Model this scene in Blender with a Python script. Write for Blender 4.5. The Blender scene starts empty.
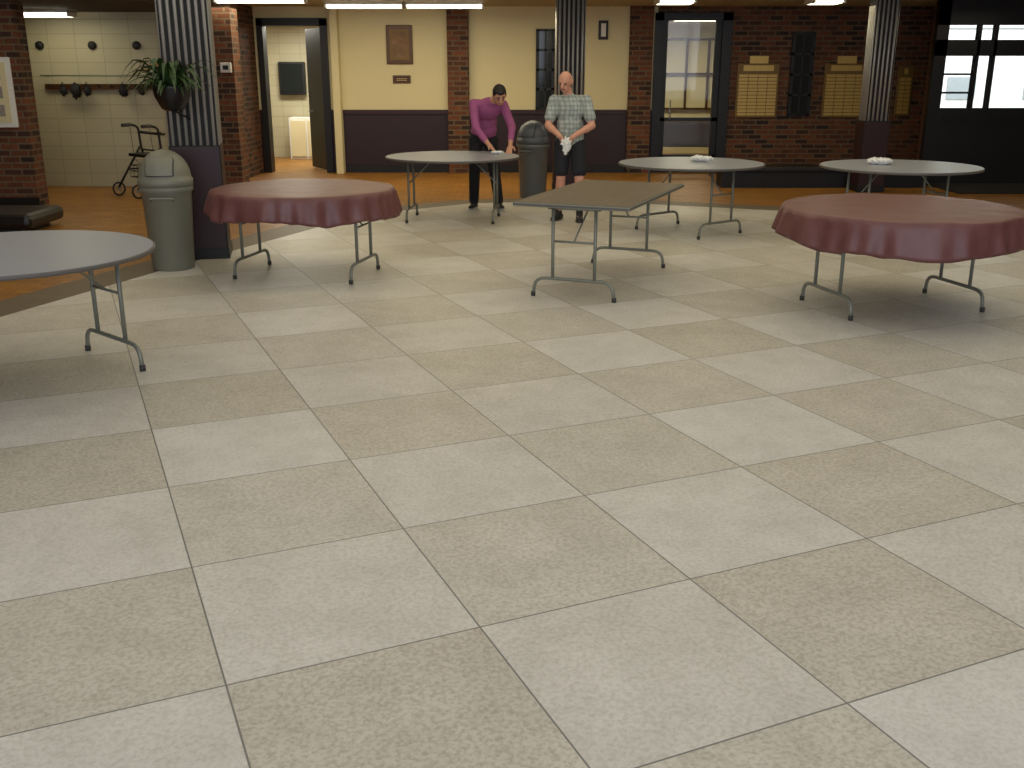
import bpy, bmesh, math, random
import numpy as np
from mathutils import Vector, Matrix, noise
random.seed(4)
S = bpy.context.scene
try:
    S.view_settings.view_transform = 'Standard'
    S.view_settings.look = 'None'
except Exception: pass

# ------------------------------------------------------------------ materials
def lin(c):
    return tuple((v/12.92 if v <= .04045 else ((v+.055)/1.055)**2.4) for v in [x/255 for x in c])+(1,)
def newmat(name):
    m = bpy.data.materials.new(name); m.use_nodes = True
    nt = m.node_tree; return m, nt, nt.nodes['Principled BSDF']
def mth(nt, op, a, b=None, c=None):
    n = nt.nodes.new('ShaderNodeMath'); n.operation = op
    for i, v in enumerate((a, b, c)):
        if v is None: continue
        if isinstance(v, (int, float)): n.inputs[i].default_value = v
        else: nt.links.new(v, n.inputs[i])
    return n.outputs[0]
def mixc(nt, f, a, b, mode='MIX'):
    n = nt.nodes.new('ShaderNodeMix'); n.data_type = 'RGBA'; n.blend_type = mode
    for i, v in ((0, f), (6, a), (7, b)):
        if isinstance(v, (int, float)): n.inputs[i].default_value = v
        elif isinstance(v, tuple): n.inputs[i].default_value = v
        else: nt.links.new(v, n.inputs[i])
    return n.outputs[2]
def ocoord(nt):
    return nt.nodes.new('ShaderNodeTexCoord').outputs['Object']
def noisef(nt, co, scale, detail=3, rough=.5):
    n = nt.nodes.new('ShaderNodeTexNoise'); n.inputs['Scale'].default_value = scale
    n.inputs['Detail'].default_value = detail; n.inputs['Roughness'].default_value = rough
    nt.links.new(co, n.inputs['Vector']); return n.outputs['Fac']
def bump(nt, bs, h, st=.2, d=.01):
    b = nt.nodes.new('ShaderNodeBump'); b.inputs['Strength'].default_value = st; b.inputs['Distance'].default_value = d
    nt.links.new(h, b.inputs['Height']); nt.links.new(b.outputs[0], bs.inputs['Normal'])
def plain(name, c, rough=.6, metal=0, var=.12, scale=8, emis=0, bmp=0):
    m, nt, bs = newmat(name); co = ocoord(nt); n = noisef(nt, co, scale)
    a = tuple(min(1, v*(1-var)) for v in lin(c)[:3])+(1,); b = tuple(min(1, v*(1+var)) for v in lin(c)[:3])+(1,)
    col = mixc(nt, n, a, b); nt.links.new(col, bs.inputs['Base Color'])
    bs.inputs['Roughness'].default_value = rough; bs.inputs['Metallic'].default_value = metal
    if emis:
        nt.links.new(col, bs.inputs['Emission Color']); bs.inputs['Emission Strength'].default_value = emis
    if bmp: bump(nt, bs, noisef(nt, co, scale*8), bmp)
    return m
def wallco(nt):
    co = ocoord(nt); sp = nt.nodes.new('ShaderNodeSeparateXYZ'); nt.links.new(co, sp.inputs[0])
    cb = nt.nodes.new('ShaderNodeCombineXYZ')
    nt.links.new(mth(nt, 'ADD', sp.outputs[0], sp.outputs[1]), cb.inputs[0]); nt.links.new(sp.outputs[2], cb.inputs[1])
    return cb.outputs[0]
def brickmat(name, c1, c2, cm, w=.23, h=.08, mor=.012, off=.5, rough=.8, var=True, bs_=0.):
    m, nt, bs = newmat(name); co = wallco(nt)
    b = nt.nodes.new('ShaderNodeTexBrick'); nt.links.new(co, b.inputs['Vector'])
    b.offset = off; b.inputs['Scale'].default_value = 1; b.inputs['Brick Width'].default_value = w
    b.inputs['Row Height'].default_value = h; b.inputs['Mortar Size'].default_value = mor; b.inputs['Bias'].default_value = bs_
    b.inputs['Color1'].default_value = lin(c1); b.inputs['Color2'].default_value = lin(c2); b.inputs['Mortar'].default_value = lin(cm)
    col = b.outputs['Color']
    if var:
        n = noisef(nt, co, 7, 2); col = mixc(nt, .6, col, mixc(nt, n, (.35, .3, .3, 1), (1.6, 1.5, 1.3, 1)), 'MULTIPLY')
    nt.links.new(col, bs.inputs['Base Color']); bs.inputs['Roughness'].default_value = rough
    bump(nt, bs, mth(nt, 'SUBTRACT', 1, b.outputs['Fac']), .3, .006)
    return m

M_brick = brickmat('brick', (112, 62, 34), (34, 21, 17), (100, 84, 64))
M_cmu = brickmat('glazed_block', (186, 178, 148), (180, 172, 142), (164, 155, 126), .4, .2, .006, 0, .45, False)
M_cream = plain('cream_paint', (218, 206, 162), .7, var=.05, scale=2)
M_burg = plain('burgundy_panel', (36, 14, 22), .5, var=.2)
M_burg2 = plain('burgundy_wood', (46, 16, 20), .5, var=.25, scale=5)
M_black = plain('black_paint', (12, 11, 12), .5, var=.2)
M_blackpl = plain('black_plastic', (20, 20, 22), .35, var=.2)
M_ceil = plain('ceiling_tile', (170, 160, 130), .9, var=.08, scale=20)
M_soff = plain('soffit', (60, 48, 30), .9)
M_steel = plain('leg_steel', (132, 134, 124), .4, .25, .1, 30)
M_rub = plain('rubber', (60, 60, 58), .7)
M_gray = plain('grey_laminate', (150, 154, 164), .35, var=.04, scale=3)
M_rim = plain('table_rim', (92, 88, 84), .5)
M_slat = plain('aluminium_slat', (180, 178, 170), .45, .3, .1)
M_slatd = plain('slat_gap', (14, 12, 14), .7)
M_gold = plain('gold_plate', (198, 164, 88), .35, .3, .15, 20)
M_goldb = plain('gold_backboard', (120, 92, 42), .5, .2, .15)
M_white = plain('white_paint', (225, 224, 215), .6, var=.03)
M_cloth = plain('white_rag', (235, 235, 232), .8, var=.05, bmp=.3)
M_can = plain('bin_plastic', (126, 126, 112), .45, var=.05)
M_can2 = plain('bin_plastic_grey', (104, 108, 108), .4, var=.05)
M_canlid2 = plain('bin_lid_grey', (78, 82, 90), .4, var=.05)
M_leaf = plain('leaf', (48, 74, 34), .5, var=.4, scale=20)
M_flower = plain('flower', (196, 150, 86), .6, var=.3, scale=30)
M_lamp = plain('fluorescent', (255, 246, 214), .5, var=.01, emis=7)
M_pict = plain('picture_art', (120, 90, 56), .6, var=.7, scale=14)
M_frame = plain('picture_frame', (84, 54, 26), .4, .2)
M_mat = plain('door_mat', (30, 24, 22), .95)
M_paper = plain('photo_paper', (150, 140, 130), .6, var=.5, scale=16)

# orange parquet
m, nt, bs = newmat('parquet'); co = ocoord(nt)
b = nt.nodes.new('ShaderNodeTexBrick'); nt.links.new(co, b.inputs['Vector'])
b.inputs['Scale'].default_value = 1; b.inputs['Brick Width'].default_value = .2; b.inputs['Row Height'].default_value = .1
b.inputs['Mortar Size'].default_value = .004
b.inputs['Color1'].default_value = lin((166, 116, 50)); b.inputs['Color2'].default_value = lin((140, 94, 38)); b.inputs['Mortar'].default_value = lin((84, 56, 26))
nt.links.new(mixc(nt, .5, b.outputs['Color'], mixc(nt, noisef(nt, co, 1.5), (.6, .6, .6, 1), (1.3, 1.3, 1.3, 1)), 'MULTIPLY'), bs.inputs['Base Color'])
bs.inputs['Roughness'].default_value = .4; bs.inputs['Specular IOR Level'].default_value = .3; M_parq = m
M_border = plain('border_stone', (104, 90, 72), .5, var=.2, scale=6)

# tile floor : object space, tile = 0.79 m
m, nt, bs = newmat('floor_tile'); co = ocoord(nt); TS = .79
vm = nt.nodes.new('ShaderNodeVectorMath'); vm.operation = 'SCALE'; vm.inputs['Scale'].default_value = 1/TS; nt.links.new(co, vm.inputs[0])
fl = nt.nodes.new('ShaderNodeVectorMath'); fl.operation = 'FLOOR'; nt.links.new(vm.outputs[0], fl.inputs[0])
fr = nt.nodes.new('ShaderNodeVectorMath'); fr.operation = 'FRACTION'; nt.links.new(vm.outputs[0], fr.inputs[0])
sf = nt.nodes.new('ShaderNodeSeparateXYZ'); nt.links.new(fl.outputs[0], sf.inputs[0])
sr = nt.nodes.new('ShaderNodeSeparateXYZ'); nt.links.new(fr.outputs[0], sr.inputs[0])
par = mth(nt, 'FLOORED_MODULO', mth(nt, 'ADD', sf.outputs[0], sf.outputs[1]), 2.0)
par = mth(nt, 'GREATER_THAN', par, .5)
cb = nt.nodes.new('ShaderNodeCombineXYZ'); nt.links.new(sf.outputs[0], cb.inputs[0]); nt.links.new(sf.outputs[1], cb.inputs[1])
wn = nt.nodes.new('ShaderNodeTexWhiteNoise'); wn.noise_dimensions = '3D'; nt.links.new(cb.outputs[0], wn.inputs['Vector'])
pf = mth(nt, 'ADD', mth(nt, 'MULTIPLY', par, .6), mth(nt, 'MULTIPLY', wn.outputs['Value'], .4))
light = lin((211, 208, 203)); dark = lin((194, 188, 176))
col = mixc(nt, pf, dark, light)
mps = nt.nodes.new('ShaderNodeVectorMath'); mps.operation = 'ADD'; nt.links.new(co, mps.inputs[0]); nt.links.new(wn.outputs['Color'], mps.inputs[1])
big = mixc(nt, noisef(nt, mps.outputs[0], 3.6, 6, .65), (.74, .73, .70, 1), (1.22, 1.22, 1.22, 1)); col = mixc(nt, 1, col, big, 'MULTIPLY')
spk = noisef(nt, co, 62, 5, .75)
ramp = nt.nodes.new('ShaderNodeMapRange'); ramp.inputs['From Min'].default_value = .38; ramp.inputs['From Max'].default_value = .56; nt.links.new(spk, ramp.inputs['Value'])
amt = mth(nt, 'MULTIPLY_ADD', pf, -.5, .95)
sp2 = mixc(nt, ramp.outputs[0], (.74, .72, .67, 1), (1.07, 1.07, 1.07, 1)); col = mixc(nt, amt, col, mixc(nt, 1, col, sp2, 'MULTIPLY'))
ex = mth(nt, 'MINIMUM', sr.outputs[0], mth(nt, 'SUBTRACT', 1, sr.outputs[0]))
ey = mth(nt, 'MINIMUM', sr.outputs[1], mth(nt, 'SUBTRACT', 1, sr.outputs[1]))
e = mth(nt, 'LESS_THAN', mth(nt, 'MINIMUM', ex, ey), .0038)
col = mixc(nt, e, col, lin((118, 116, 112)))
nt.links.new(col, bs.inputs['Base Color']); bs.inputs['Roughness'].default_value = .4
bs.inputs['Specular IOR Level'].default_value = .4
bump(nt, bs, spk, .35, .005); M_tile = m

# table cloth
m, nt, bs = newmat('vinyl_cloth'); co = ocoord(nt)
col = mixc(nt, noisef(nt, co, 5, 5, .6), lin((86, 42, 42)), lin((130, 88, 86)))
nt.links.new(col, bs.inputs['Base Color']); bs.inputs['Roughness'].default_value = .42
bump(nt, bs, noisef(nt, co, 4, 2), .4, .02); M_vinyl = m
# brown wood laminate
m, nt, bs = newmat('brown_laminate'); co = ocoord(nt)
mp = nt.nodes.new('ShaderNodeMapping'); mp.inputs['Scale'].default_value = (1.5, 22, 1); nt.links.new(co, mp.inputs[0])
col = mixc(nt, noisef(nt, mp.outputs[0], 2, 5), lin((84, 72, 58)), lin((116, 102, 84)))
nt.links.new(col, bs.inputs['Base Color']); bs.inputs['Roughness'].default_value = .5; bs.inputs['Specular IOR Level'].default_value = .3; M_lam = m
# glass
m = bpy.data.materials.new('thin_glass'); m.use_nodes = True; nt = m.node_tree; nt.nodes.clear()
o = nt.nodes.new('ShaderNodeOutputMaterial'); t = nt.nodes.new('ShaderNodeBsdfTransparent'); g = nt.nodes.new('ShaderNodeBsdfGlossy')
g.inputs['Roughness'].default_value = .02; mx = nt.nodes.new('ShaderNodeMixShader'); mx.inputs[0].default_value = .03
nt.links.new(t.outputs[0], mx.inputs[1]); nt.links.new(g.outputs[0], mx.inputs[2]); nt.links.new(mx.outputs[0], o.inputs[0]); M_glass = m
M_darkglass = plain('dark_glass', (30, 34, 34), .12, var=.3, scale=3)
M_slats = plain('vent_slat_white', (150, 156, 156), .6)

# people materials
M_skin = plain('skin', (200, 146, 118), .55, var=.06)
M_skin2 = plain('skin_ruddy', (212, 154, 130), .5, var=.08)
M_hair = plain('hair_black', (20, 15, 14), .6, var=.3, scale=60)
M_hairg = plain('hair_grey', (160, 140, 124), .7, var=.2, scale=60)
M_purple = plain('magenta_shirt', (160, 84, 130), .75, var=.2, scale=10)
M_pants = plain('black_trousers', (20, 19, 24), .8, var=.2)
M_shorts = plain('navy_shorts', (30, 31, 38), .8, var=.2)
M_shoe = plain('shoe_dark', (26, 25, 28), .5)
M_shoew = plain('shoe_white', (196, 196, 194), .5)
M_eye = plain('eye_dark', (60, 42, 36), .4)
M_lip = plain('lip', (160, 96, 86), .5)
m, nt, bs = newmat('plaid_shirt'); co = ocoord(nt); sp = nt.nodes.new('ShaderNodeSeparateXYZ'); nt.links.new(co, sp.inputs[0])
def stripe(o, per, w): return mth(nt, 'LESS_THAN', mth(nt, 'FLOORED_MODULO', o, per), w)
c0 = mixc(nt, mth(nt, 'MULTIPLY', stripe(mth(nt, 'ADD', sp.outputs[0], mth(nt, 'MULTIPLY', sp.outputs[1], .5)), .045, .018), .35), lin((178, 184, 180)), lin((100, 112, 120)))
c1 = mixc(nt, mth(nt, 'MULTIPLY', stripe(sp.outputs[2], .05, .02), .3), c0, lin((80, 92, 100)))
c2 = mixc(nt, .7, c1, mixc(nt, noisef(nt, co, 22, 3), (.3, .35, .35, 1), (1.6, 1.6, 1.5, 1)), 'MULTIPLY')
nt.links.new(c2, bs.inputs['Base Color']); bs.inputs['Roughness'].default_value = .8; M_plaid = m

# ------------------------------------------------------------------ mesh builder
class B:
    def __init__(s, name): s.bm = bmesh.new(); s.name = name; s.mats = []
    def mi(s, m):
        if m not in s.mats: s.mats.append(m)
        return s.mats.index(m)
    def _tag(s, verts, m, smooth=False):
        i = s.mi(m); fs = set(f for v in verts for f in v.link_faces)
        for f in fs: f.material_index = i; f.smooth = smooth
    def box(s, c, d, m, rz=0, bev=0, rx=0, ry=0):
        r = bmesh.ops.create_cube(s.bm, size=1)
        M = Matrix.Translation(c) @ Matrix.Rotation(rz, 4, 'Z') @ Matrix.Rotation(ry, 4, 'Y') @ Matrix.Rotation(rx, 4, 'X') @ Matrix.Diagonal((d[0], d[1], d[2], 1))
        bmesh.ops.transform(s.bm, matrix=M, verts=r['verts']); vs = r['verts']
        s._tag(vs, m)
        if bev:
            es = list(set(e for v in vs for e in v.link_edges))
            bmesh.ops.bevel(s.bm, geom=es, offset=bev, segments=2, affect='EDGES', profile=.5)
    def b2(s, x0, x1, y0, y1, z0, z1, m, bev=0):
        s.box(((x0+x1)/2, (y0+y1)/2, (z0+z1)/2), (abs(x1-x0), abs(y1-y0), abs(z1-z0)), m, bev=bev)
    def lathe(s, prof, c, m, seg=40, smooth=True, f=None, cap=True):
        rings = []
        for (r, z) in prof:
            ring = []
            for i in range(seg):
                a = 2*math.pi*i/seg; rr, zz = (r, z) if f is None else f(r, z, a)
                ring.append(s.bm.verts.new((c[0]+rr*math.cos(a), c[1]+rr*math.sin(a), c[2]+zz)))
            rings.append(ring)
        k = s.mi(m)
        for a, b_ in zip(rings[:-1], rings[1:]):
            for i in range(seg):
                fc = s.bm.faces.new((a[i], a[(i+1) % seg], b_[(i+1) % seg], b_[i])); fc.material_index = k; fc.smooth = smooth
        if cap:
            for rg, fl_ in ((rings[0], True), (rings[-1], False)):
                fc = s.bm.faces.new(rg[::-1] if fl_ else rg); fc.material_index = k
    def tube(s, pts, r, m, seg=10, fil=0, closed=False):
        pts = [Vector(p) for p in pts]
        if fil:
            out = [pts[0]]
            for a, b_, c in zip(pts[:-2], pts[1:-1], pts[2:]):
                d1 = (a-b_); d2 = (c-b_); f1 = min(fil, d1.length*.49); f2 = min(fil, d2.length*.49)
                p1 = b_+d1.normalized()*f1; p2 = b_+d2.normalized()*f2
                for t in (0, .25, .5, .75, 1): out.append((1-t)**2*p1+2*t*(1-t)*b_+t*t*p2)
            out.append(pts[-1]); pts = out
        n = len(pts); tans = []
        for i in range(n):
            if closed: t = pts[(i+1) % n]-pts[i-1]
            else: t = pts[min(i+1, n-1)]-pts[max(i-1, 0)]
            tans.append(t.normalized())
        t0 = tans[0]; up = Vector((0, 0, 1)) if abs(t0.z) < .9 else Vector((1, 0, 0)); nrm = t0.cross(up).normalized(); rings = []
        rs = r if isinstance(r, (list, tuple)) else [r]*n
        for i in range(n):
            nrm = (nrm-tans[i]*nrm.dot(tans[i])).normalized(); bn = tans[i].cross(nrm)
            rr = rs[min(i, len(rs)-1)]
            rings.append([s.bm.verts.new(pts[i]+rr*(math.cos(2*math.pi*j/seg)*nrm+math.sin(2*math.pi*j/seg)*bn)) for j in range(seg)])
        k = s.mi(m)
        pr = list(zip(rings[:-1], rings[1:]))
        if closed: pr.append((rings[-1], rings[0]))
        for a, b_ in pr:
            for j in range(seg):
                f = s.bm.faces.new((a[j], a[(j+1) % seg], b_[(j+1) % seg], b_[j])); f.material_index = k; f.smooth = True
        if not closed:
            for rg in (rings[0], rings[-1]):
                f = s.bm.faces.new(rg); f.material_index = k
    def ball(s, c, r, m, sub=2, sc=(1, 1, 1), jit=0):
        q = bmesh.ops.create_icosphere(s.bm, subdivisions=sub, radius=r)
        for v in q['verts']:
            if jit: v.co *= 1+jit*noise.noise(v.co*(2.2/r)+Vector(c))
            v.co = Vector((v.co.x*sc[0], v.co.y*sc[1], v.co.z*sc[2]))+Vector(c)
        s._tag(q['verts'], m, True)
    def poly(s, pts, z0, z1, m):
        a = [s.bm.verts.new((p[0], p[1], z0)) for p in pts]; b_ = [s.bm.verts.new((p[0], p[1], z1)) for p in pts]; k = s.mi(m); n = len(pts)
        fs = [s.bm.faces.new(b_), s.bm.faces.new(a[::-1])]+[s.bm.faces.new((a[i], a[(i+1) % n], b_[(i+1) % n], b_[i])) for i in range(n)]
        for f in fs: f.material_index = k
    def done(s, loc=(0, 0, 0), rz=0):
        bmesh.ops.recalc_face_normals(s.bm, faces=s.bm.faces)
        me = bpy.data.meshes.new(s.name); s.bm.to_mesh(me); s.bm.free()
        for m in s.mats: me.materials.append(m)
        o = bpy.data.objects.new(s.name, me); S.collection.objects.link(o); o.location = loc; o.rotation_euler = (0, 0, rz); return o

# ------------------------------------------------------------------ camera
cam = bpy.data.objects.new('camera', bpy.data.cameras.new('camera')); S.collection.objects.link(cam); S.camera = cam
cam.location = (0, 0, 1.7); cam.rotation_euler = (math.radians(90-17.3), 0, 0)
cam.data.sensor_width = 36; cam.data.lens = 36*1009/1024; cam.data.clip_end = 200

# ------------------------------------------------------------------ floors
edge = [(-6.2, -4.5), (-3.68, 7.05), (-3.06, 8.95), (-2.15, 11.5), (-1.45, 12.75), (-.56, 13.5), (.6, 13.75), (1.7, 13.5), (3.1, 12.9), (5.0, 12.2), (9.4, 11.0), (9.4, -4.5)]
ang = math.atan2(.403, .915); org = Vector((-.102, 2.84))
b = B('floor')
ca, sa = math.cos(-ang), math.sin(-ang)
b.poly([((x-org.x)*ca-(y-org.y)*sa, (x-org.x)*sa+(y-org.y)*ca) for x, y in edge], -.1, .004, M_tile)
b.done((org.x, org.y, 0), ang)
b = B('floor_border')
w = .42; outer = []
ed = edge[:-1]
for i, p in enumerate(ed):
    a = Vector(ed[max(i-1, 0)]); c = Vector(ed[min(i+1, len(ed)-1)]); t = (c-a).normalized(); n_ = Vector((-t.y, t.x)); outer.append(Vector(p)+n_*w)
k = b.mi(M_border)
vi = [b.bm.verts.new((p[0], p[1], .003)) for p in ed]; vo = [b.bm.verts.new((p.x, p.y, .003)) for p in outer]
for i in range(len(ed)-1): b.bm.faces.new((vi[i], vi[i+1], vo[i+1], vo[i]))
b.done()
b = B('floor_parquet'); b.b2(-9.4, 9.4, -4.5, 23, -.2, 0, M_parq); b.done()

# ------------------------------------------------------------------ room shell
YW = 17.8; ZC = 2.7
def wall_seg(b, x0, x1, z0, z1, m, y=YW, t=.2): b.b2(x0, x1, y, y+t, z0, z1, m)
b = B('wall_back')
for x0, x1 in ((-4.65, -4.23), (-3.11, 2.42)):
    wall_seg(b, x0, x1, 1.04, ZC, M_cream); wall_seg(b, x0, x1, 0, 1.04, M_burg)
    b.b2(x0, x1, YW-.03, YW, .98, 1.05, M_burg2)
wall_seg(b, -4.23, -3.11, 2.46, ZC, M_cream); wall_seg(b, 2.42, 3.6, 2.56, ZC, M_brick)
wall_seg(b, 3.6, 7.1, 0, ZC, M_brick)
b.b2(-3.0, -2.88, YW-.22, YW, 0, ZC, M_cream)
for x0, x1 in ((-1.08, -.72), (1.96, 2.34)): b.b2(x0, x1, YW-.14, YW+.05, 0, ZC, M_brick)
b.done()
b = B('wall_alcove'); b.b2(-8.4, -4.5, 15.6, 15.8, 0, ZC, M_cmu); b.done()
b = B('wall_alcove_end'); b.b2(-4.5, -4.05, 15.4, 15.8, 0, ZC, M_brick); b.b2(-4.5, -4.3, 15.8, 17.8, 0, ZC, M_brick); b.done()
b = B('wall_west_pier'); b.b2(-8.4, -6.14, 13.2, 13.5, 0, ZC, M_brick)
b.b2(-8.4, -6.12, 13.17, 13.2, 0, .12, M_black); b.done()
b = B('wall_west'); b.b2(-9.4, -8.4, -4.5, 18, 0, 4.4, M_brick); b.done()
b = B('wall_east'); b.b2(9.4, 9.6, -4.5, 18, 0, 4.4, M_brick); b.done()
b = B('wall_south')
b.b2(-9.4, 9.6, -4.7, -4.5, 0, .6, M_brick); b.b2(-9.4, 9.6, -4.7, -4.5, 3.6, 4.4, M_brick)
for i in range(8): b.b2(-9.4+i*2.67, -9.2+i*2.67, -4.7, -4.5, .6, 3.6, M_black)
b.done()
# entrance
b = B('wall_entrance'); YE = 16.0
def we(x0, x1, z0, z1): b.b2(x0, x1, YE, YE+.12, z0, z1, M_black)
we(6.37, 9.4, 2.34, ZC); we(6.37, 9.4, 1.90, 2.13); we(6.37, 6.55, 0, ZC); we(6.55, 9.4, 0, 1.14)
for x in (7.0, 7.25, 8.1, 8.75, 9.2): we(x, x+.045, 1.14, 2.34)
for z in (1.35, 1.62): b.b2(6.55, 7.0, YE+.02, YE+.06, z, z+.03, M_black)
b.poly([(6.37, 16.12), (6.5, 16.12), (7.1, 17.8), (6.98, 17.8)], 0, ZC, M_brick)
b.b2(6.56, 9.39, YE+.05, YE+.06, 1.14, 2.34, M_glass)
b.b2(6.6, 9.3, YE-.03, YE, .95, 1.0, M_black)
b.done()
b = B('ceiling'); b.b2(-8.4, 9.4, 13.2, 18, ZC, ZC+.1, M_ceil); b.b2(-8.4, 9.4, 13.1, 13.2, ZC, 4.4, M_cream)
b.b2(-8.4, -4.5, 13.0, 15.6, 2.5, 2.7, M_soff); b.done()
b = B('ceiling_hall'); b.b2(-9.4, 9.6, -4.7, 13.2, 4.4, 4.5, M_ceil); b.done()
b = B('baseboard_back'); b.b2(3.66, 6.9, YW-.03, YW, 0, .12, M_black); b.b2(-2.85, -1.1, YW-.03, YW, 0, .12, M_black); b.b2(-.7, 1.94, YW-.03, YW, 0, .12, M_black); b.done()
# rooms behind doors
b = B('wall_side_room'); b.b2(-6, -1.2, 21, 21.2, 0, 2.8, M_cmu); b.b2(-6, -5.9, 18, 21, 0, 2.8, M_cmu); b.b2(-1.3, -1.2, 18, 21, 0, 2.8, M_cmu); b.b2(-6, -1.2, 18, 21.2, 2.7, 2.8, M_ceil); b.done()
b = B('wall_office_room'); b.b2(1, 6.2, 22, 22.2, 0, 2.8, M_cream); b.b2(1, 1.1, 18, 22, 0, 2.8, M_cream); b.b2(6.1, 6.2, 18, 22, 0, 2.8, M_cream); b.b2(1, 6.2, 18, 22.2, 2.7, 2.8, M_ceil); b.done()
# exterior seen through entrance
b = B('building_exterior'); b.b2(4, 24, 30, 31, 0, 6, M_white)
for i in range(7): b.b2(8+i*2.2, 8.8+i*2.2, 29.95, 30, .9, 1.5, M_slats)
for i in range(5): b.b2(4, 24, 29.96, 30, 2.1+i*.35, 2.13+i*.35, M_slats)
b.done()
b = B('ground_exterior'); b.b2(6.4, 30, 18.1, 40, -.2, -.05, plain('pavement', (170, 170, 165), .9)); b.done()

# doors
b = B('door_1')
b.b2(-4.25, -4.15, YW-.05, YW+.22, 0, 2.5, M_black); b.b2(-3.2, -3.08, YW-.05, YW+.22, 0, 2.5, M_black); b.b2(-4.25, -3.08, YW-.05, YW+.22, 2.4, 2.52, M_black)
b.box((-3.42, YW+.60, 1.2), (.05, .80, 2.36), M_black, rz=.5); b.box((-3.55, YW+.75, 1.0), (.1, .12, .03), M_steel, rz=.45)
b.done()
b = B('door_2')
for x0, x1 in ((2.38, 2.52), (3.5, 3.66)): b.b2(x0, x1, YW-.06, YW+.1, 0, 2.6, M_black)
b.b2(2.38, 3.66, YW-.06, YW+.1, 2.48, 2.6, M_black); b.b2(2.52, 3.5, YW, YW+.08, 0, .3, M_black); b.b2(2.52, 3.5, YW, YW+.08, .86, .92, M_black)
b.b2(2.52, 2.6, YW, YW+.08, .1, 2.5, M_black); b.b2(3.4, 3.5, YW, YW+.08, .1, 2.5, M_black)
b.b2(2.6, 3.4, YW+.03, YW+.045, .3, 2.48, M_glass); b.tube([(2.68, YW-.02, .9), (2.68, YW-.08, .9), (2.68, YW-.08, 1.2), (2.68, YW-.02, 1.2)], .012, M_steel, fil=.02)
b.done()
def pane_window(name, x0, x1, z0, z1, n):
    b = B(name); y0 = YW-.05
    b.b2(x0, x1, y0+.02, YW-.002, z0, z1, M_darkglass)
    t = .035; b.b2((x0+x1)/2-.012, (x0+x1)/2+.012, y0, YW-.002, z0, z1, M_black)
    b.b2(x0-.02, x0+t, y0, YW-.002, z0, z1, M_black); b.b2(x1-t, x1+.02, y0, YW-.002, z0, z1, M_black)
    for i in range(n+1):
        z = z0+(z1-z0)*i/n; b.b2(x0-.02, x1+.02, y0, YW-.002, z-.018, z+.018, M_black)
    b.done()
pane_window('window_1', .42, .70, 1.07, 2.33, 4)
pane_window('window_2', 4.7, 5.04, .96, 2.28, 4)

# ceiling fluorescents
def fixture(x0, x1, y, z, d=.16):
    b = B('fluorescent_ceiling_light')
    b.b2(x0, x1, y-d/2, y+d/2, z+.03, z+.07, M_white); b.b2(x0+.02, x1-.02, y-d/2+.02, y+d/2-.02, z-.03, z+.03, M_lamp, bev=.012)
    b.b2(x0, x0+.02, y-d/2, y+d/2, z-.03, z+.05, M_white); b.b2(x1-.02, x1, y-d/2, y+d/2, z-.03, z+.05, M_white); b.done()
fixture(-2.87, -1.66, 16.5, 2.63); fixture(-1.64, -.43, 16.5, 2.63)
fixture(-4.2, -2.9, 15.2, 2.63); fixture(2.06, 2.6, 15.4, 2.63, .5); fixture(4.25, 4.7, 15.4, 2.63, .5)
fixture(-6.95, -6.1, 14.9, 2.43, .3); fixture(3.0, 4.0, 20, 2.6, .3); fixture(-4.6, -3.4, 19.5, 2.6, .3)

# ------------------------------------------------------------------ columns
def column(x, y, w_, rz, n, base_h, ov=.03):
    b = B('fluted_column')
    b.b2(-w_/2, w_/2, -w_/2, w_/2, base_h-.02, 4.4 if y < 13 else ZC, M_slatd)
    zt = (4.4 if y < 13 else ZC)-.005
    for side in range(4):
        a = side*math.pi/2
        for i in range(n):
            o = -w_/2+w_*(i+.5)/n; p = Vector((o, -w_/2, 0)); p.rotate(Matrix.Rotation(a, 3, 'Z'))
            b.tube([(p.x, p.y, base_h), (p.x, p.y, zt)], w_/n*.25, M_slat, 8)
    bw = w_/2+ov
    b.b2(-bw, bw, -bw, bw, 0, base_h, M_burg2, bev=.01); b.b2(-bw-.01, bw+.01, -bw-.01, bw+.01, .0, .1, M_black)
    b.done((x, y, .003), rz)
column(-2.93, 9.6, .42, math.radians(12), 7, 1.04, .015)
column(.82, 15.0, .38, 0, 6, 1.04)
column(5.2, 15.0, .31, 0, 5, 1.0)

# ------------------------------------------------------------------ tables
def leg_units(b, s, span=.34, inner=.17, top=.715):
    for sx in (-1, 1):
        x = sx*s
        b.tube([(x, -span, .006), (x, -span+.02, .15), (x, span-.02, .15), (x, span, .006)], .0135, M_steel, 10, fil=.09)
        for yy in (-span, span): b.tube([(x, yy, .002), (x, yy*.997, .035)], .018, M_rub, 10)
        for yy in (-inner, inner): b.tube([(x, yy, .15), (x, yy, top-.012)], .0135, M_steel, 10)
        b.tube([(x, -inner-.04, top-.014), (x, inner+.04, top-.014)], .0135, M_steel, 10)
        b.tube([(x, -inner, .44), (x, inner, .44)], .009, M_steel, 8)
        b.tube([(x, 0, .44), (x*.45, 0, top-.01)], .007, M_steel, 8)
    b.box((0, 0, top-.008), (2*s, .05, .014), M_steel)
def round_table(x, y, deg, s=.52, R=.78):
    b = B('round_folding_table'); leg_units(b, s)
    b.lathe([(R-.01, .715), (R, .718), (R, .736), (R-.004, .739)], (0, 0, 0), M_rim, 72)
    b.lathe([(R-.012, .7385), (R-.012, .7405)], (0, 0, 0), M_gray, 72, False)
    b.done((x, y, .004), math.radians(deg))
round_table(-2.79, 5.53, 48, .54); round_table(-.69, 12.0, -5, .5); round_table(1.93, 11.09, -51, .45); round_table(4.05, 10.73, 20, .5, .81)
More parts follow.
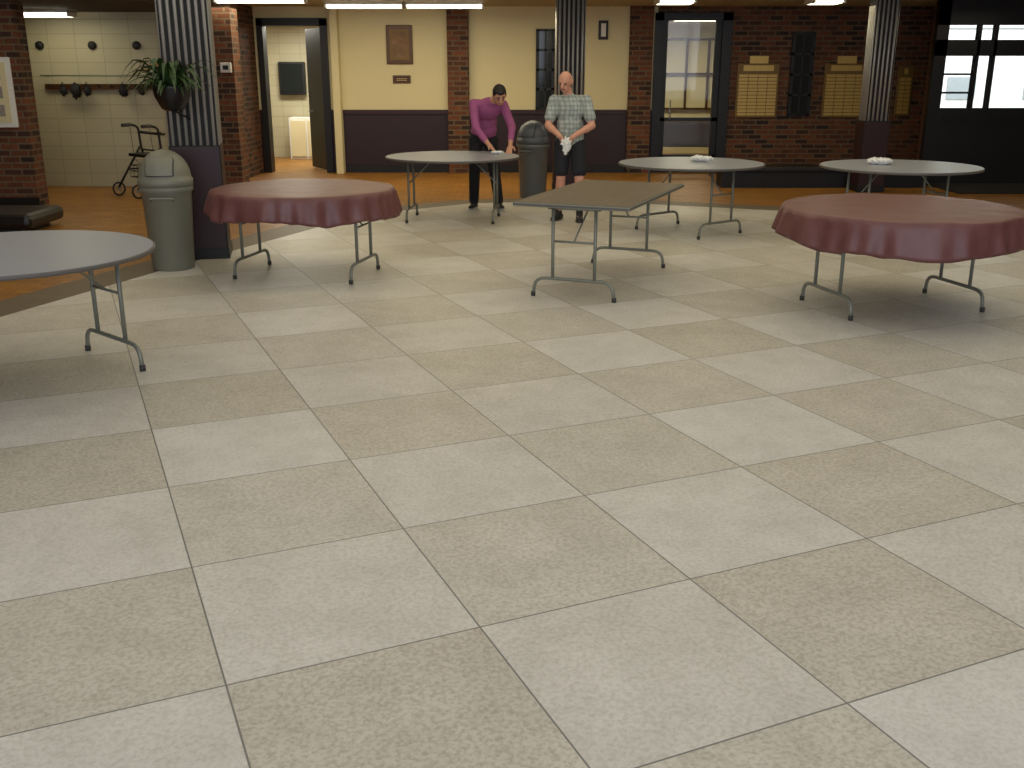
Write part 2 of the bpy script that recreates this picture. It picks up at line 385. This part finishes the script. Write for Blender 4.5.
def cloth_table(x, y, deg, s, R, drop, seed):
    b = B('clothed_round_table'); leg_units(b, s)
    Rt = R-.03
    b.lathe([(Rt-.01, .715), (Rt, .718), (Rt, .737), (Rt-.004, .739)], (0, 0, 0), M_rim, 72)
    seg = 216
    def f(r, z, a):
        if z > .735: return r, z+.006*noise.noise(Vector((r*math.cos(a)*4, r*math.sin(a)*4, seed)))
        t = min(1, (.742-z)/drop)
        wv = math.sin(a*19+2.6*math.sin(a*3+seed))*.6+.5*math.sin(a*31+seed+1.5*math.sin(a*5))
        rr = r+.026*wv*t**.7+.015*t
        zz = z-(t*.06*noise.noise(Vector((math.cos(a)*1.8, math.sin(a)*1.8, seed*3)))) + t*.010*wv
        return rr, zz
    prof = [(.02, .745), (.2, .745), (.4, .745), (.6, .745), (R-.03, .744), (R-.008, .741), (R+.002, .733)]
    for i in range(1, 9): prof.append((R+.006+.003*i, .733-drop*i/8))
    prof += [(R+.026, .733-drop), (R+.02, .735-drop)]
    for i in range(7, 0, -1): prof.append((R+.002+.003*i, .733-drop*i/8))
    prof.append((R-.003, .7395))
    b.lathe(prof, (0, 0, 0), M_vinyl, seg, True, f)
    b.done((x, y, .004), math.radians(deg))
cloth_table(-1.77, 8.66, -12, .52, .765, .20, 1.3)
cloth_table(2.84, 7.42, 14, .54, .835, .22, 5.1)
b = B('rectangular_folding_table'); leg_units(b, .76, .33, .17, .71)
b.box((0, 0, .723), (1.75, .92, .03), M_rim, bev=.008); b.box((0, 0, .7385), (1.735, .905, .004), M_lam)
b.done((.76, 8.36, .004), math.radians(67.7))

def rag(x, y, z, r, seed):
    b = B('crumpled_rag'); random.seed(seed)
    for i in range(5): b.ball((random.uniform(-r, r), random.uniform(-r, r)*.6, r*.36), r*random.uniform(.5, .8), M_cloth, 3, (1.2, .9, .55), .7)
    b.done((x, y, z))
rag(2.08, 11.2, .752, .075, 1); rag(3.9, 10.85, .752, .08, 2); rag(-.17, 12.2, .752, .045, 3)

# ------------------------------------------------------------------ trash cans
def bin_(x, y, r, mb, ml, rz):
    b = B('trash_can')
    b.lathe([(r*.8, 0), (r*.82, .01), (r*.96, .68), (r*1.04, .69), (r*1.04, .74), (r*.95, .745)], (0, 0, 0), mb, 48)
    prof = [(r*1.06, .73), (r*1.06, .79), (r*1.0, .80)]
    for i in range(1, 10):
        a = i/10*math.pi/2; prof.append((r*math.cos(a), .80+.24*math.sin(a)))
    prof.append((.01, 1.04))
    b.lathe(prof, (0, 0, 0), ml, 48)
    for k_ in range(2):
        mm = ml if k_ else M_black; g = .006+k_*.006; ww = .12-k_*.008
        vs = []
        for i in range(7):
            a = math.radians(6+i*7+(0 if not k_ else (3-i)*.5)); R_ = (r+g)*math.cos(a); row = []
            for w_ in (-1, -.5, 0, .5, 1):
                yy = w_*ww*min(1, R_/r/.8) ; row.append(b.bm.verts.new((-math.sqrt(max(1e-4, R_*R_-yy*yy)), yy, .80+(.24+g)*math.sin(a))))
            vs.append(row)
        for i in range(6):
            for j in range(4):
                f = b.bm.faces.new((vs[i][j], vs[i][j+1], vs[i+1][j+1], vs[i+1][j])); f.material_index = b.mi(mm); f.smooth = True
    b.tube([(-r*.84, -.1, .62), (-r*.99, -.1, .64), (-r*.99, .1, .64), (-r*.84, .1, .62)], .01, mb, 8, .03)
    b.done((x, y, .003), rz)
bin_(-3.03, 8.95, .22, M_can, M_can, math.radians(95))
bin_(.29, 14.2, .22, M_can2, M_canlid2, math.radians(60))

# ------------------------------------------------------------------ plant on column
b = B('hanging_potted_plant'); random.seed(11)
b.lathe([(.07, -.12), (.10, -.10), (.15, .0), (.16, .07), (.165, .09), (.15, .09), (.145, .05), (.02, .045)], (0, 0, 0), M_blackpl, 32)
b.tube([(0, .16, .02), (.04, .30, .02)], .012, M_black, 8); b.tube([(0, 0, -.12), (.04, .3, -.2)], .01, M_black, 8)
for i in range(80):
    a = random.uniform(0, 2*math.pi); L = random.uniform(.14, .40); up = random.uniform(.05, .30)
    if math.sin(a) > .35: L *= .45
    d = Vector((math.cos(a), math.sin(a), 0)); sd = Vector((-d.y, d.x, 0)); wl = random.uniform(.014, .032); k = b.mi(M_leaf); prev = None
    for j in range(7):
        t = j/6; p = d*(.04+L*t)+Vector((0, 0, .06+up*math.sin(t*2.4)-.1*t*t*random.uniform(.8, 1.2))); ww = wl*math.sin(math.pi*min(.98, .12+t*.86))
        cur = (b.bm.verts.new(p-sd*ww), b.bm.verts.new(p+Vector((0, 0, -ww*.4))), b.bm.verts.new(p+sd*ww))
        if prev:
            for q in (0, 1):
                f = b.bm.faces.new((prev[q], prev[q+1], cur[q+1], cur[q])); f.material_index = k; f.smooth = True
        prev = cur
for i in range(6):
    a = random.uniform(math.pi, 2*math.pi); rr = random.uniform(.05, .2); p = Vector((rr*math.cos(a), rr*math.sin(a), random.uniform(.16, .28)))
    b.tube([(p.x*.3, p.y*.3, .05), p], .003, M_leaf, 5)
    for q in range(5):
        c = 2*math.pi*q/5; b.ball(p+Vector((.012*math.cos(c), -.004, .012*math.sin(c))), .009, M_flower, 1, (1, .6, 1))
b.done((-2.94, 9.08, 1.48))

# ------------------------------------------------------------------ alcove : coat rack, knobs, walker
b = B('coat_rack')
b.b2(-6.9, -4.7, 15.54, 15.59, 1.42, 1.5, M_frame)
b.tube([(-6.9, 15.42, 1.62), (-4.7, 15.42, 1.62)], .010, M_steel, 8)
for i in range(12):
    x = -6.8+i*.18
    b.tube([(x, 15.55, 1.47), (x, 15.47, 1.45), (x, 15.45, 1.5)], .009, M_black, 6, .02)
for x in (-6.85, -5.8, -4.75): b.tube([(x, 15.585, 1.62), (x, 15.42, 1.62)], .01, M_steel, 6)
for x, ss in ((-6.6, .6), (-6.42, .9), (-6.25, .6), (-5.72, .7), (-5.45, .5)):
    b.ball((x, 15.46, 1.40), .09*ss, M_pants, 3, (.9, .6, 1.3), .6); b.tube([(x-.05, 15.46, 1.42), (x, 15.45, 1.53), (x+.05, 15.46, 1.42)], .007, M_pants, 6)
b.done()
for x in (-6.92, -6.15, -5.5):
    b = B('wall_knob'); b.lathe([(.06, 0), (.06, .03), (.045, .05), (.03, .055)], (0, 0, 0), M_black, 24); b.ball((0, 0, .05), .018, M_black, 2)  # dark round hook knob above the coat rail
    o = b.done((x, 15.598, 2.04)); o.rotation_euler = (math.radians(90), 0, 0)
b = B('rollator_walker')
for sx in (-.27, .27):
    b.tube([(sx, .30, .12), (sx, .12, .62), (sx, .10, .94), (sx, -.04, .97)], .017, M_black, 8, .06); b.tube([(sx, -.28, .12), (sx, .10, .66)], .017, M_black, 8)
    b.tube([(sx, .0, .965), (sx, -.14, .96)], .024, M_rub, 8); b.tube([(sx, -.1, .36), (sx, .2, .36)], .012, M_black, 8)
    b.tube([(sx, -.02, .93), (sx*1.02, .0, .5), (sx, .28, .2)], .004, M_black, 5)
    for yy in (-.28, .30):
        c = Vector((sx, yy, .1)); b.tube([c+Vector((0, .086*math.cos(t), .086*math.sin(t))) for t in [2*math.pi*i/24 for i in range(24)]], .014, M_blackpl, 8, closed=True)
        for i in range(5):
            t = 2*math.pi*i/5; b.tube([c, c+Vector((0, .085*math.cos(t), .085*math.sin(t)))], .006, M_steel, 5)
        b.tube([c-Vector((.02, 0, 0)), c+Vector((.02, 0, 0))], .02, M_steel, 8)
b.box((0, .04, .56), (.50, .28, .045), M_blackpl, bev=.012); b.tube([(-.27, .12, .86), (-.2, .24, .84), (.2, .24, .84), (.27, .12, .86)], .02, M_blackpl, 8, .06)
b.tube([(-.27, .2, .3), (.27, .2, .3)], .012, M_black, 8); b.tube([(-.27, .12, .62), (.27, .12, .62)], .012, M_black, 8)
for z in (.26, .34, .42): b.tube([(-.2, -.12, z), (.2, -.12, z), (.2, .12, z), (-.2, .12, z), (-.2, -.12, z)], .006, M_black, 5)
for x in (-.2, -.1, 0, .1, .2): b.tube([(x, -.12, .42), (x, -.12, .26), (x, .12, .26), (x, .12, .42)], .004, M_black, 5)
b.done((-5.14, 14.4, .002), math.radians(-42))

# bench left, long bench right
b = B('low_bench'); b.b2(-8.3, -5.15, 10.8, 11.7, .06, .22, M_blackpl, bev=.06); b.b2(-8.2, -5.3, 10.9, 11.6, 0, .07, M_black); b.done()
b = B('wall_bench'); b.b2(3.1, 6.3, 15.35, 15.85, .24, .31, M_blackpl, bev=.015); b.b2(3.15, 6.25, 15.42, 15.8, 0, .25, M_black)
b.done()
b = B('entrance_mat'); b.b2(6.4, 9.2, 14.6, 15.95, 0, .012, M_mat); b.done()

# ------------------------------------------------------------------ wall things
b = B('framed_painting'); b.b2(-2.1, -1.66, YW-.04, YW-.002, 1.79, 2.41, M_frame, bev=.012); b.b2(-2.04, -1.72, YW-.046, YW-.03, 1.86, 2.34, M_goldb); b.b2(-2.0, -1.76, YW-.05, YW-.04, 1.9, 2.3, M_pict); b.done()
b = B('wall_plaque'); b.b2(-2.01, -1.71, YW-.025, YW-.002, 1.48, 1.61, M_frame, bev=.006); b.b2(-1.98, -1.74, YW-.03, YW-.02, 1.51, 1.58, M_burg2)
for z in (1.525, 1.55): b.b2(-1.95, -1.77, YW-.032, YW-.029, z, z+.01, M_gold)
b.done()
b = B('wall_sconce'); b.b2(1.44, 1.6, YW-.05, YW-.002, 2.18, 2.48, M_black, bev=.01); b.b2(1.475, 1.565, YW-.06, YW-.04, 2.22, 2.44, M_white, bev=.006); b.done()
def memorial(x0, x1, z0, z1, nx, nz):
    b = B('memorial_plaque'); b.b2(x0, x1, YW-.04, YW-.002, z0, z1, M_goldb, bev=.008); b.b2(x0+.1, x1-.1, YW-.05, YW-.03, z1-.12, z1-.03, M_gold)
    hx = (x1-x0-.06)/nx; hz = (z1-z0-.2)/nz
    for i in range(nx):
        for j in range(nz): b.b2(x0+.03+hx*i+.006, x0+.03+hx*(i+1)-.006, YW-.048, YW-.038, z0+.03+hz*j+.006, z0+.03+hz*(j+1)-.006, M_gold)
    if x1-x0 > .5: b.b2(x0+.2, x1-.2, YW-.04, YW-.002, z1, z1+.12, M_gold)
    b.done()
memorial(3.79, 4.5, .92, 1.80, 4, 12); memorial(5.26, 5.98, .92, 1.80, 4, 12); memorial(6.5, 6.76, .95, 1.75, 2, 9)
b = B('bulletin_frame'); b.b2(-7.2, -6.25, 13.16, 13.198, 1.0, 1.85, M_white, bev=.01); b.b2(-7.14, -6.31, 13.15, 13.165, 1.06, 1.79, M_cream)
for i in range(5):
    for j in range(3): b.b2(-7.08+i*.15, -6.98+i*.15, 13.143, 13.152, 1.14+j*.22, 1.28+j*.22, M_paper)
b.done()
b = B('thermostat'); b.b2(-4.24, -4.08, 15.36, 15.398, 1.66, 1.8, M_white, bev=.008); b.b2(-4.2, -4.12, 15.35, 15.37, 1.7, 1.76, M_black); b.done()
b = B('wall_monitor'); b.b2(-4.62, -4.1, 20.86, 20.99, 1.22, 1.85, M_black, bev=.02); b.b2(-4.58, -4.14, 20.85, 20.87, 1.26, 1.81, M_darkglass); b.done()
b = B('paper_towel_dispenser'); b.b2(-3.95, -3.6, 20.8, 20.998, 1.25, 1.7, M_white, bev=.02); b.b2(-3.9, -3.65, 20.78, 20.81, 1.27, 1.33, M_black); b.done()
b = B('low_cabinet'); b.b2(-4.4, -3.7, 20.5, 20.95, 0, .8, M_white, bev=.01); b.b2(-4.36, -4.07, 20.48, 20.5, .06, .74, M_cream); b.b2(-4.03, -3.74, 20.48, 20.5, .06, .74, M_cream); b.done()
b = B('office_desk'); b.b2(2.6, 4.4, 20.3, 21.1, .7, .75, M_lam); b.b2(2.65, 2.72, 20.35, 21.05, 0, .7, M_gray); b.b2(4.28, 4.35, 20.35, 21.05, 0, .7, M_gray); b.b2(2.72, 4.28, 21.0, 21.04, .2, .7, M_gray); b.done()
b = B('office_window_frame')
for x in (3.15, 3.6, 4.05, 4.45): b.b2(x, x+.04, 21.9, 21.99, .9, 2.3, M_frame)
for z in (.9, 1.6, 2.28): b.b2(3.15, 4.49, 21.9, 21.99, z, z+.04, M_frame)
b.done()

# ------------------------------------------------------------------ people
class Body:
    def __init__(s): s.p = []
    def cap(s, a, ra, b_, rb, lab): s.p.append(('c', Vector(a), ra, Vector(b_), rb, lab))
    def ell(s, c, rad, axes, lab): s.p.append(('e', Vector(c), rad, axes, lab))
    def build(s, name, mats, vox=.007):
        bm = bmesh.new()
        for q in s.p:
            if q[0] == 'e':
                r = bmesh.ops.create_icosphere(bm, subdivisions=3, radius=1); A = q[3]
                for v in r['verts']: v.co = q[1]+A[0]*v.co.x*q[2][0]+A[1]*v.co.y*q[2][1]+A[2]*v.co.z*q[2][2]
            else:
                a, ra, c, rb = q[1:5]; d = (c-a); L = max(d.length, 1e-5); d = d/L
                r = bmesh.ops.create_icosphere(bm, subdivisions=3, radius=1)
                R = d.to_track_quat('Z', 'Y').to_matrix()
                for v in r['verts']:
                    v.co = (R @ (v.co*rb))+c if v.co.z > 0 else (R @ (v.co*ra))+a
        bmesh.ops.recalc_face_normals(bm, faces=bm.faces)
        me = bpy.data.meshes.new(name); bm.to_mesh(me); bm.free()
        o = bpy.data.objects.new(name, me); S.collection.objects.link(o)
        md = o.modifiers.new('r', 'REMESH'); md.mode = 'VOXEL'; md.voxel_size = vox
        ms = o.modifiers.new('s', 'SMOOTH'); ms.iterations = 3; ms.factor = .5
        dg = bpy.context.evaluated_depsgraph_get(); me2 = bpy.data.meshes.new_from_object(o.evaluated_get(dg)); o.modifiers.clear(); o.data = me2
        n = len(me2.polygons); ctr_ = np.empty(n*3); me2.polygons.foreach_get('center', ctr_); P = ctr_.reshape(-1, 3)
        best = np.full(n, 1e9); lab = np.zeros(n, dtype=np.int32); labs = list(mats.keys())
        for q in s.p:
            if q[0] == 'c':
                a = np.array(q[1]); c = np.array(q[3]); d = c-a; L2 = max(d@d, 1e-9); t = np.clip(((P-a)@d)/L2, 0, 1)
                D = np.linalg.norm(P-(a+t[:, None]*d), axis=1)-(q[2]+t*(q[4]-q[2])); l = q[5]
            else:
                c = np.array(q[1]); A = np.array([list(x) for x in q[3]]); lo = (P-c)@A.T/np.array(q[2]); rr = np.linalg.norm(lo, axis=1)
                D = (rr-1)*min(q[2]); l = q[4]
            D = np.maximum(D, -.02)+ (0 if l not in ('eye', 'lip') else -.002)
            mk = D < best; best[mk] = D[mk]; lab[mk] = labs.index(l)
        me2.materials.clear()
        for l in labs: me2.materials.append(mats[l])
        me2.polygons.foreach_set('material_index', lab); me2.polygons.foreach_set('use_smooth', np.ones(n, dtype=bool)); me2.update()
        return o
V = Vector
def axes_from(f, u):
    f = V(f).normalized(); u = V(u); u = (u-f*u.dot(f)).normalized(); r = f.cross(u).normalized(); return (r, f, u)
def head(bd, c, A, bald=False):
    r, f, u = A; c = V(c)
    bd.ell(c+u*.015, (.074, .092, .098), A, 'skin'); bd.ell(c+f*.025-u*.055, (.055, .066, .062), A, 'skin')
    bd.cap(c+f*.092+u*.012, .010, c+f*.114-u*.022, .014, 'skin')
    for s_ in (-1, 1):
        bd.ell(c+r*s_*.077-u*.005-f*.005, (.012, .02, .03), A, 'skin')
        bd.ell(c+r*s_*.03+f*.086+u*.010, (.010, .010, .006), A, 'eye')
        if not bald: bd.cap(c+r*s_*.018+f*.09+u*.032, .005, c+r*s_*.044+f*.08+u*.032, .004, 'hair')
        else: bd.cap(c+r*s_*.018+f*.09+u*.032, .006, c+r*s_*.044+f*.08+u*.032, .005, 'skin')
    bd.cap(c+r*-.02+f*.088-u*.053, .006, c+r*.02+f*.088-u*.053, .006, 'lip')
    if bald:
        for s_ in (-1, 1): bd.ell(c+r*s_*.06-f*.03+u*.01, (.02, .05, .032), A, 'hair')
        bd.ell(c-f*.075-u*.01, (.055, .022, .035), A, 'hair')
    else:
        bd.ell(c+u*.032-f*.018, (.084, .094, .095), A, 'hair'); bd.ell(c-f*.045-u*.01, (.074, .06, .075), A, 'hair')
        bd.ell(c+u*.085+f*.045, (.06, .05, .03), A, 'hair')
def hand(bd, w, d, n, thumb, curl, side=None):
    w = V(w); d = V(d).normalized(); n = V(n); n = (n-d*n.dot(d)).normalized(); l = d.cross(n)
    A = (l, d, n)
    bd.cap(w, .027, w+d*.03, .026, 'skin'); bd.ell(w+d*.055, (.041, .052, .017), A, 'skin')
    for i, (o, L) in enumerate(((-.031, .062), (-.0105, .078), (.0105, .084), (.031, .074))):
        if thumb < 0: o = -o
        p = w+d*.092+l*o; th = .15; q = p; rad = .0095
        for j, sg in enumerate((.42, .32, .26)):
            dd = (d*math.cos(th)+n*math.sin(th)+l*o*1.5).normalized(); q2 = q+dd*L*sg; bd.cap(q, rad, q2, rad*.93, 'skin'); q = q2; rad *= .93; th += curl
    tl = l*(1 if thumb > 0 else -1)
    p = w+d*.03+tl*.03; q = p+(d*.6+tl*.7+n*.25).normalized()*.035; bd.cap(p, .014, q, .0115, 'skin'); bd.cap(q, .0115, q+(d*.9+tl*.25+n*.4).normalized()*.032, .0095, 'skin')
def person(name, J, mats, sleeve_long, shorts, bald, foot_dir, ff, hu, hands, torso_f):
    bd = Body(); g = {k: V(v) for k, v in J.items()}
    up = (g['chest']-g['waist']).normalized(); r0 = (g['sh1']-g['sh0']).normalized(); f0 = up.cross(r0).normalized()
    if f0.dot(V(torso_f)) < 0: f0 = -f0
    A = (r0, f0, up)
    A2 = axes_from(torso_f, (0, 0, 1))
    bd.ell(g['chest']+up*.02, (.172, .115, .165), A, 'shirt'); bd.ell(g['waist'], (.156, .125 if bald else .112, .17), A, 'shirt')
    bd.ell((g['waist']+g['pelvis'])/2, (.162, .125 if bald else .118, .13), A, 'shirt')
    bd.ell(g['pelvis'], (.165, .118, .12), A2, 'shirt' if shorts else 'pants')
    bd.cap(g['sh0'], .062, g['sh1'], .062, 'shirt'); mid = (g['sh0']+g['sh1'])/2
    bd.cap(mid+up*.0, .085, mid.lerp(g['neck'], .6), .062, 'shirt')
    bd.cap(mid, .052, g['neck']+ (g['head']-g['neck'])*.5, .05, 'skin')
    for i in '01':
        s_, e_, w_ = g['sh'+i], g['el'+i], g['wr'+i]
        if sleeve_long:
            bd.cap(s_, .064, e_, .048, 'shirt'); bd.cap(e_, .048, w_.lerp(e_, .3), .038, 'shirt'); bd.cap(e_, .04, w_, .027, 'skin')
            bd.cap(s_.lerp(e_, .8), .053, e_.lerp(w_, .1), .05, 'shirt')
        else:
            bd.cap(s_, .066, s_.lerp(e_, .66), .068, 'shirt'); bd.cap(s_, .05, e_, .043, 'skin'); bd.cap(e_, .043, w_, .028, 'skin'); bd.cap(e_, .043, e_.lerp(w_, .35), .043, 'skin')
        h, k, a = g['hip'+i], g['kn'+i], g['an'+i]
        if shorts:
            bd.cap(h, .098, h.lerp(k, .78), .088, 'pants'); bd.cap(h, .08, k, .056, 'skin')
            bd.cap(k, .055, k.lerp(a, .3)+V((0, .012, 0)), .057, 'skin'); bd.cap(k.lerp(a, .3)+V((0, .012, 0)), .057, a, .036, 'skin'); bd.cap(a+V((0, 0, .05)), .041, a, .04, 'sock')
        else:
            bd.cap(h, .096, k, .072, 'pants'); bd.cap(k, .072, a+V((0, 0, .02)), .062, 'pants')
        fd = V(foot_dir[int(i)]).normalized(); az = V((a.x, a.y, .045)); sd_ = V((fd.y, -fd.x, 0))
        bd.cap(az-fd*.04, .042, az+fd*.04, .043, 'shoe'); bd.cap(az+fd*.03+V((0, 0, -.003)), .044, az+fd*.15+V((0, 0, -.012)), .032, 'shoe')
        bd.cap(az, .04, V(a), .043, 'shoe')
        bd.ell(az+fd*.055+V((0, 0, -.030)), (.05, .145, .014), (sd_, fd, V((0, 0, 1))), 'sole')
    head(bd, g['head'], axes_from(ff, hu), bald)
    for i in '01':
        hd = hands[int(i)]; hand(bd, g['wr'+i], hd[0], hd[1], hd[2], hd[3])
    return bd.build(name, mats)

# man in magenta shirt bending over the table and wiping it
o = person('man_wiping_table', dict(pelvis=(-.36, 12.98, .90), waist=(-.345, 12.92, 1.06), chest=(-.29, 12.78, 1.23), neck=(-.205, 12.63, 1.35), head=(-.15, 12.55, 1.41),
    sh0=(-.465, 12.72, 1.30), el0=(-.44, 12.58, 1.03), wr0=(-.27, 12.42, .83), sh1=(-.11, 12.72, 1.29), el1=(-.0, 12.66, 1.04), wr1=(-.02, 12.45, .83),
    hip0=(-.45, 12.98, .86), kn0=(-.475, 12.97, .47), an0=(-.485, 13.0, .09), hip1=(-.27, 12.98, .86), kn1=(-.22, 12.96, .47), an1=(-.17, 12.99, .09)),
    dict(skin=M_skin, shirt=M_purple, pants=M_pants, hair=M_hair, eye=M_eye, lip=M_lip, shoe=M_shoe, sole=M_shoew, sock=M_pants),
    True, False, False, ((-.25, -1, 0), (.3, -1, 0)), (.18, -.8, -.6), (0, -.3, 1),
    (((.6, -.7, -.55), (.1, -.5, -1), -1, .12), ((-.15, -.8, -.58), (0, -.5, -1), 1, .12)), (.15, -1, 0))
# older man in plaid shirt and shorts
o = person('man_holding_rag', dict(pelvis=(.67, 11.98, .96), waist=(.67, 11.97, 1.08), chest=(.66, 11.96, 1.25), neck=(.635, 11.92, 1.44), head=(.605, 11.875, 1.575),
    sh0=(.485, 11.99, 1.365), el0=(.415, 11.92, 1.09), wr0=(.535, 11.70, .99), sh1=(.845, 11.92, 1.365), el1=(.91, 11.84, 1.09), wr1=(.70, 11.67, .99),
    hip0=(.58, 11.99, .88), kn0=(.57, 11.95, .50), an0=(.55, 12.0, .09), hip1=(.76, 11.97, .88), kn1=(.78, 11.88, .50), an1=(.79, 11.88, .09)),
    dict(skin=M_skin2, shirt=M_plaid, pants=M_shorts, hair=M_hairg, eye=M_eye, lip=M_lip, shoe=M_shoe, sole=M_rub, sock=M_shoe),
    False, True, True, ((-.5, -1, 0), (-.05, -1, 0)), (-.4, -.8, -.42), (0, -.2, 1),
    (((.35, -.55, -.5), (.8, .2, .1), -1, .55), ((-.5, -.35, -.5), (-.6, .4, .2), 1, .55)), (-.25, -1, 0))
b = B('white_rag_in_hand')
b.ball((0, 0, 0), .045, M_cloth, 4, (1, .8, 1.1), .9); b.ball((.0, -.01, -.07), .035, M_cloth, 4, (.8, .6, 1.6), .9); b.ball((.03, 0, -.05), .03, M_cloth, 3, (.8, .6, 1.5), .9)
b.done((.605, 11.60, .92))

# ------------------------------------------------------------------ lights
def area(name, loc, rot, sx, sy, e, c):
    l = bpy.data.lights.new(name, 'AREA'); l.shape = 'RECTANGLE'; l.size = sx; l.size_y = sy; l.energy = e; l.color = c
    o = bpy.data.objects.new(name, l); S.collection.objects.link(o); o.location = loc; o.rotation_euler = rot; return o
area('hall_ceiling_fill', (0.5, 2.0, 4.3), (0, 0, 0), 11, 8, 165, (1, .98, .95))  # fill lamp added below the closed roof to brighten the hall floor
area('hall_ceiling_fill', (0.5, 9.6, 4.3), (0, 0, 0), 13, 6, 230, (1, .90, .66))  # second added fill lamp, warm, to yellow the far floor
area('window_daylight', (0, -4.2, 2.4), (math.radians(78), 0, 0), 14, 3, 320, (.74, .82, 1))
area('perimeter_light', (-1.5, 15.6, 2.55), (0, 0, 0), 6, .6, 90, (1, .88, .6))
area('perimeter_light', (5, 15.2, 2.55), (0, 0, 0), 5, .6, 14, (1, .86, .58))
area('alcove_light', (-6.4, 14.7, 2.4), (0, 0, 0), 1.2, .4, 8, (1, .92, .62))
area('side_room_light', (-3.9, 19.4, 2.5), (0, 0, 0), 1.2, .6, 85, (1, .96, .84))
area('office_light', (3.4, 20, 2.5), (0, 0, 0), 1.4, .6, 36, (1, .93, .66))
area('exterior_daylight', (11, 22, 9), (math.radians(40), 0, 0), 12, 6, 2600, (.88, .95, 1))
w_ = bpy.data.worlds.new('world'); S.world = w_; w_.use_nodes = True
w_.node_tree.nodes['Background'].inputs[0].default_value = (.85, .93, 1, 1); w_.node_tree.nodes['Background'].inputs[1].default_value = 1.1
